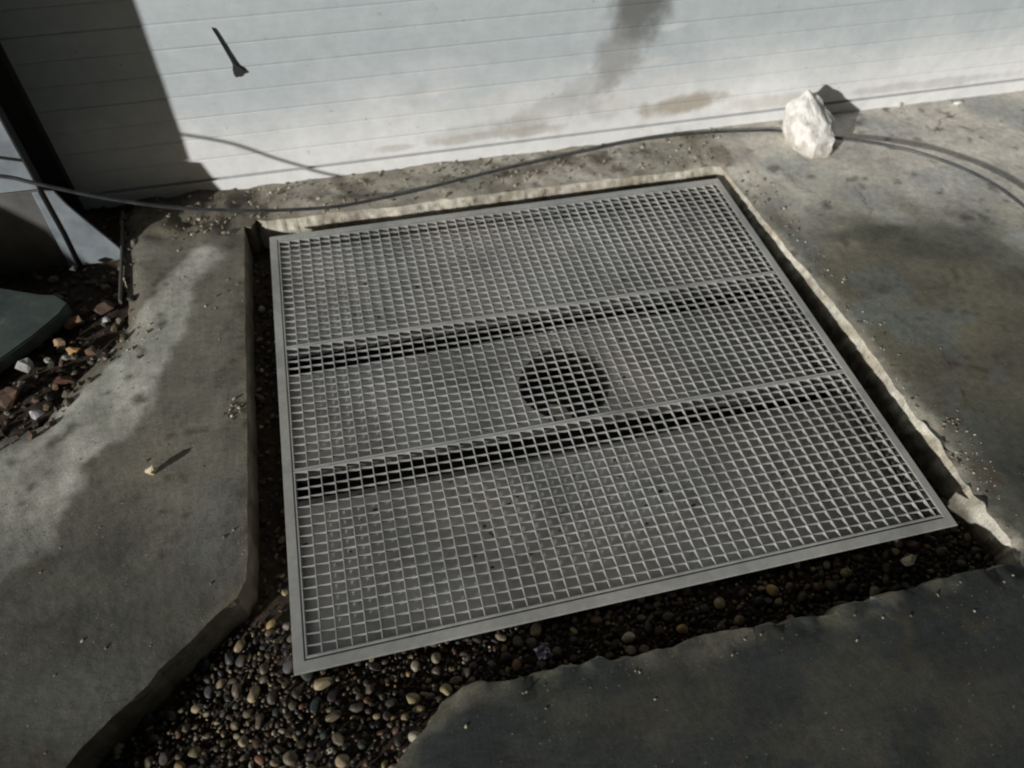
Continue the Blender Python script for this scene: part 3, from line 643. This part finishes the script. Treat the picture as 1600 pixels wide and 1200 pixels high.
# rubble in the pit and grit on the slabs
def grit():
    r_ = np.random.default_rng(33); V2, F2 = ico(1); SH = [pebble_shape(V2, 700 + i) for i in range(16)]
    def batch(name, pts, zf, pal, label_kind):
        VV = []; FF = []; CC = []; off = 0
        for (x, y, s) in pts:
            v_ = (SH[r_.integers(16)] * s) @ rand_rot(r_).T + np.array([x, y, zf(x, y) + s * .35]); VV.append(v_); FF.append(F2 + off); off += len(v_)
            CC.append(np.tile(pal[r_.integers(len(pal))] * r_.uniform(.7, 1.3), (len(v_), 1)))
        tag(link(name, mesh_of(name, np.vstack(VV), np.vstack(FF).tolist(), M_PEBA, False, np.vstack(CC))), kind='stuff')
    n = 2600; X = r_.uniform(-1.0, -.31, n); Y = r_.uniform(.5, 1.33, n); k_ = sdist(X, Y, PITR) > -.03
    pts = [(x, y, float(.002 + .011 * r_.random() ** 3.2)) for x, y in zip(X[k_], Y[k_])]
    batch('rubble', pts, lambda x, y: float(zsoil(x, y)) if sdist([x], [y], PITR)[0] > 0 else float(zfloor([x], [y])[0]), np.array([(.07, .042, .03), (.05, .038, .028), (.09, .075, .055), (.035, .032, .028), (.10, .07, .045), (.15, .135, .11)]), 0)
    pts = []
    X = r_.uniform(-.3, 1.3, 1500); Y = 1.165 + .17 * r_.random(1500) ** .8
    pts += [(x, y, float(.0010 + .0050 * r_.random() ** 4)) for x, y in zip(X, Y)]
    X = r_.uniform(-.75, -.07, 420); Y = r_.uniform(-.2, 1.3, 420)
    pts += [(x, y, float(.0006 + .0028 * r_.random() ** 5)) for x, y in zip(X, Y)]
    X = np.concatenate([1.285 + np.abs(r_.normal(0, .03, 420)), r_.uniform(1.25, 2.5, 160)]); Y = np.concatenate([r_.uniform(-.05, 1.1, 420), r_.uniform(-.1, 1.33, 160)])
    pts += [(x, y, float(.0007 + .0036 * r_.random() ** 4)) for x, y in zip(X, Y)]
    X = r_.uniform(.1, 1.4, 90); Y = -.10 - np.abs(r_.normal(0, .03, 90)); pts += [(x, y, float(.0006 + .003 * r_.random() ** 4)) for x, y in zip(X, Y)]
    for cx, cy, sx, sy, m, mx in ((-.080, .56, .014, .026, 30, .005), (-.31, .83, .025, .05, 60, .005), (-.085, .95, .02, .03, 12, .003), (-.09, .26, .02, .02, 6, .003), (1.330, .17, .022, .05, 60, .0035), (-.16, 1.17, .08, .03, 90, .006), (1.27, 1.0, .03, .12, 60, .005)):
        pts += [(cx + r_.normal() * sx, cy + r_.normal() * sy, float(.0012 + mx * r_.random() ** 2.5)) for _ in range(m)]
    P = np.array([(p[0], p[1]) for p in pts]); k_ = (sdist(P[:, 0], P[:, 1], OPENR) < -.004) & (sdist(P[:, 0], P[:, 1], PITR) < -.002)
    pts = [p for p, q in zip(pts, k_) if q]; Z = zfloor(np.array([p[0] for p in pts]), np.array([p[1] for p in pts])); zd = {(p[0], p[1]): float(z_) for p, z_ in zip(pts, Z)}
    batch('grit', pts, lambda x, y: zd[(x, y)] - .0005, np.array([(.28, .25, .19), (.18, .155, .115), (.38, .36, .31), (.11, .095, .07), (.24, .18, .12)]), 0)
grit()

# ------------------------------------------------------------------ drain tray under the grating
TW, TD = 1.2, 1.0968
X0, X1, Y0, Y1 = .0213, 1.1960, .0226, 1.0760
JY = [Y0, Y0 + (Y1 - Y0) * 18 / 52, Y0 + (Y1 - Y0) * 34 / 52, Y1]
def ztray(x, y): return -.019 - .027 * np.clip(x, 0, 1.2) / 1.2 - .004 * np.clip(1 - np.hypot(x - .58, y - .5) / .5, 0, 1)
def tray():
    t = tag(empty('drain_tray', (.6, .55, -.06)), 'grey steel drain tray with a round outlet seen through the gratings', 'tray')
    O = Vector((.6, .55, -.06))
    def put(name, V, F, m, smooth=False): return link(name, mesh_of(name, [(a - O.x, b - O.y, c - O.z) for a, b, c in V], F, m, smooth), t)
    def sheet(name, y0, y1, hole=None):
        dip = lambda x: -.026 * float(sst(.72, 1.1, x)) if hole else 0.0
        xs = np.linspace(.015, 1.185, 40); y0 = max(y0, .026); ys = np.linspace(0, 1, 14); pts = [(x, y0 + (y1 + (.048 * x / 1.2 if y1 < 1 else 0) - y0) * q) for x in xs for q in ys]
        V = [(x, y, float(ztray(x, y)) + dip(x) + float((fbm(x, y, .3, 211, 2) - .5) * .004)) for x, y in pts]; F = []
        n = len(ys)
        if hole is None:
            for i in range(len(xs) - 1):
                for j in range(n - 1): F.append((i * n + j, (i + 1) * n + j, (i + 1) * n + j + 1, i * n + j + 1))
            m_ = put(name, V, F, M_TRAY, True)
        else:
            hx, hy, hr = hole; P = [Vector(p) for p in pts if math.hypot(p[0] - hx, p[1] - hy) > hr + .008]
            s = len(P); P += [Vector((hx + hr * math.cos(a), hy + hr * math.sin(a))) for a in np.linspace(0, 2 * math.pi, 48, endpoint=False)]
            E = [(s + i, s + (i + 1) % 48) for i in range(48)]
            v_, e_, f_, *_ = delaunay_2d_cdt(P, E, [], 0, 1e-6)
            V = [(a.x, a.y, float(ztray(a.x, a.y)) + dip(a.x) + float((fbm(a.x, a.y, .3, 211, 2) - .5) * .004)) for a in v_]
            F = []
            for q in f_:
                cx = sum(v_[i].x for i in q) / 3; cy = sum(v_[i].y for i in q) / 3
                if math.hypot(cx - hx, cy - hy) > hr - .0005: F.append(tuple(q))
            m_ = put(name, V, F, M_TRAY, True)
        md = m_.modifiers.new('thickness', 'SOLIDIFY'); md.thickness = .003; md.offset = -1
        return m_
    H = (.590, .508, .095)
    sheet('floor_plate', JY[2] + .002, 1.08); sheet('floor_plate', JY[1] + .004, JY[2] - .066, H); sheet('floor_plate', .020, JY[1] - .076)
    for jy in (JY[1], JY[2]):
        # upturned bright lip of the plate behind, and the flange in the slot
        v, f = box_data(.016, 1.184, jy + .0005, jy + .0030, -.038, -.0105, .0005); put('plate_lip', v, f, M_TRAY)
        v, f = box_data(.016, 1.184, jy - .046, jy - .030, -.066, -.061, .001); put('flange', v, f, M_TRAY)
        v, f = box_data(.016, 1.184, jy - .0655, jy - .063, -.080, -.066, .0005); put('flange', v, f, M_DARKST)
    # side walls of the tray and the pit below
    for a in ((.008, .0125, .0215, 1.088), (1.1875, 1.192, .0215, 1.088)):
        v, f = box_data(*a, -.10, -.0035); put('side_wall', v, f, M_TRAY)
    for a in ((.0130, 1.187, .0215, .024, -.056), (.0130, 1.1870, 1.0845, 1.088, -.10), (.0130, 1.1870, .050, .053, -.10)):
        v, f = box_data(*a[:4], a[4], -.0035 if a[2] != .050 else -.050); put('side_wall', v, f, M_TRAY)
    v, f = box_data(.052, 1.148, .052, 1.048, -.104, -.100); put('pit_floor', v, f, M_VOID)
    # outlet pipe
    hx, hy, hr = H; V = []; F = []; n = 48
    for r_, z in ((hr + .004, -.030), (hr - .0005, -.030), (hr - .0005, -.083), (hr - .004, -.083)):
        V += [(hx + r_ * math.cos(2 * math.pi * i / n), hy + r_ * math.sin(2 * math.pi * i / n), z - .004) for i in range(n)]
    for q in range(3):
        for i in range(n): j = (i + 1) % n; F.append((q * n + i, q * n + j, (q + 1) * n + j, (q + 1) * n + i))
    put('outlet_pipe', V, F, M_PIPE, True)
    V = [(hx + (hr - .002) * math.cos(2 * math.pi * i / n), hy + (hr - .002) * math.sin(2 * math.pi * i / n), -.092 - .004 * (i % 2)) for i in range(n)]
    put('pipe_shade_disc', V + [(hx, hy, -.098)], [(i, (i + 1) % n, n) for i in range(n)], M_PIPE_SHADE)  # near-black disc: shade deep in the pipe put into its colour
tray()
def tray_dirt():
    r_ = np.random.default_rng(55); V2, F2 = ico(1); VV = []; FF = []; CC = []; off = 0
    root = bpy.data.objects['drain_tray']
    for _ in range(420):
        c = r_.integers(6); cx, cy = ((.2, .9), (.5, .82), (.9, .5), (.75, .2), (.3, .25), (1.0, .9))[c]
        x = float(np.clip(cx + r_.normal() * .16, .03, 1.17)); y = float(np.clip(cy + r_.normal() * .08, .03, 1.06)); s_ = float(.0008 + .0035 * r_.random() ** 3)
        if math.hypot(x - .59, y - .508) < .105: continue
        VV.append(V2 * s_ * np.array([1.4, .8, .5]) + np.array([x - .6, y - .55, float(ztray(x, y)) + .0015 + .06])); FF.append(F2 + off); off += len(V2); CC.append(np.tile(np.array([.12, .09, .06]) * r_.uniform(.5, 1.8), (len(V2), 1)))
    tag(link('dirt', mesh_of('dirt', np.vstack(VV), np.vstack(FF).tolist(), M_PEBA, False, np.vstack(CC)), root), kind='stuff')
# a scrap lying in the outlet
V = [(0, 0, 0), (.030, -.010, .004), (.040, -.050, .002), (.012, -.062, .006), (-.004, -.030, .010)]
me = mesh_of('leaf', V, [(0, 1, 4), (1, 2, 4), (2, 3, 4)], mat('dead_leaf', (.40, .36, .29), .8)); 
o = link('dead_leaf', me, None, (.545, .462, -.036)); md = o.modifiers.new('t', 'SOLIDIFY'); md.thickness = .002; tag(o, 'dull brown leaf scrap lying in the round outlet under the grating', 'leaf')

# ------------------------------------------------------------------ frame
def frame():
    t = tag(empty('grate_frame', (.6, .55, 0)), 'square galvanised steel frame round the three gratings', 'frame'); O = (.6, .55, 0)
    w_ = .0182; D = TD; W = TW
    inn = [(w_, w_ + .0015), (W - w_ * .95, w_ + .0015), (W - w_ * .95, D - w_), (w_, D - w_)]; out = [(0, 0), (W, 0), (W, D), (0, D)]
    for i in range(4):
        j = (i + 1) % 4; q = [out[i], out[j], inn[j], inn[i]]; cx = sum(a for a, b in q) / 4; cy = sum(b for a, b in q) / 4
        V = []; n = 8
        for z, sft in ((-.003, 0), (0, 0)):
            V += [(a - O[0], b - O[1], z) for a, b in q]
        F = [(0, 3, 2, 1), (4, 5, 6, 7), (0, 1, 5, 4), (2, 3, 7, 6), (1, 2, 6, 5), (3, 0, 4, 7)]
        me = mesh_of('frame_side', V, F, M_FRAME); bm = bmesh.new(); bm.from_mesh(me)
        bmesh.ops.bevel(bm, geom=[e for e in bm.edges if all(v_.co.z > -.001 for v_ in e.verts) and (abs((e.verts[0].co - e.verts[1].co).x) > .2 or abs((e.verts[0].co - e.verts[1].co).y) > .2)], offset=.0012, segments=2, affect='EDGES')
        bm.to_mesh(me); bm.free(); link('frame_side', me, t)
frame()

# ------------------------------------------------------------------ three grating panels
PX = (X1 - X0) / 48
def panel(y0, y1, rows, label):
    t = tag(empty('steel_grating', ((X0 + X1) / 2, (y0 + y1) / 2, 0)), label, 'grating', 'steel grating panels side by side in the frame')
    ox, oy = (X0 + X1) / 2, (y0 + y1) / 2; L = y1 - y0; W = X1 - X0; zt = -.0010
    def mk(name, v, f): return mesh_of(name, v, f, M_BAR)
    v, f = box_data(-.0010, .0010, -L / 2 + .0012, L / 2 - .0012, -.0074, 0, .0004); bar = mk('bearing_bar', v, f)
    v, f = box_data(-W / 2, W / 2, -.0009, .0009, -.0056, -.0003, .0003); cross = mk('cross_bar', v, f)
    v, f = box_data(-W / 2 - .0012, W / 2 + .0012, -.0021, .0021, -.0085, .0006, .0005); endb = mk('end_bar', v, f)
    v, f = box_data(-.0013, .0013, -L / 2, L / 2, -.0085, .0003, .0005); sideb = mk('side_bar', v, f)
    for i in range(1, 48):
        o_ = link('bearing_bar', bar, t, (X0 + PX * i - ox + random.uniform(-.0003, .0003), 0, zt)); o_.rotation_euler = (0, 0, random.uniform(-.0006, .0006))
    for j in range(1, rows):
        o_ = link('cross_bar', cross, t, (0, -L / 2 + L * j / rows + random.uniform(-.0003, .0003), zt)); o_.rotation_euler = (0, 0, random.uniform(-.0003, .0003))
    for s in (-1, 1):
        link('end_bar', endb, t, (0, s * (L / 2 - .0021), zt)); link('side_bar', sideb, t, (s * W / 2, 0, zt))
random.seed(9)
panel(JY[2] + .0006, JY[3], 18, 'rear steel grating panel, the one nearest the shutter')
panel(JY[1] + .0006, JY[2] - .0006, 16, 'middle steel grating panel, over the round outlet')
panel(JY[0], JY[1] - .0006, 18, 'front steel grating panel, nearest the heaped pebbles')

tray_dirt()
# small crumpled lilac wrapper tucked under the near frame edge
random.seed(3); V = []; F = []
nx_, ny_ = 7, 6
for i in range(nx_):
    for j in range(ny_): V.append(((i / (nx_ - 1) - .5) * .026, (j / (ny_ - 1) - .5) * .024, random.uniform(0, .009)))
for i in range(nx_ - 1):
    for j in range(ny_ - 1): F.append((i * ny_ + j, (i + 1) * ny_ + j, (i + 1) * ny_ + j + 1, i * ny_ + j + 1))
o = link('wrapper', mesh_of('wrapper', V, F, M_WRAP), None, (.403, -.030, -.072)); o.rotation_euler = (.25, .1, .3); md = o.modifiers.new('t', 'SOLIDIFY'); md.thickness = .0006
tag(o, 'small crumpled lilac wrapper on the gravel under the near frame edge', 'wrapper')
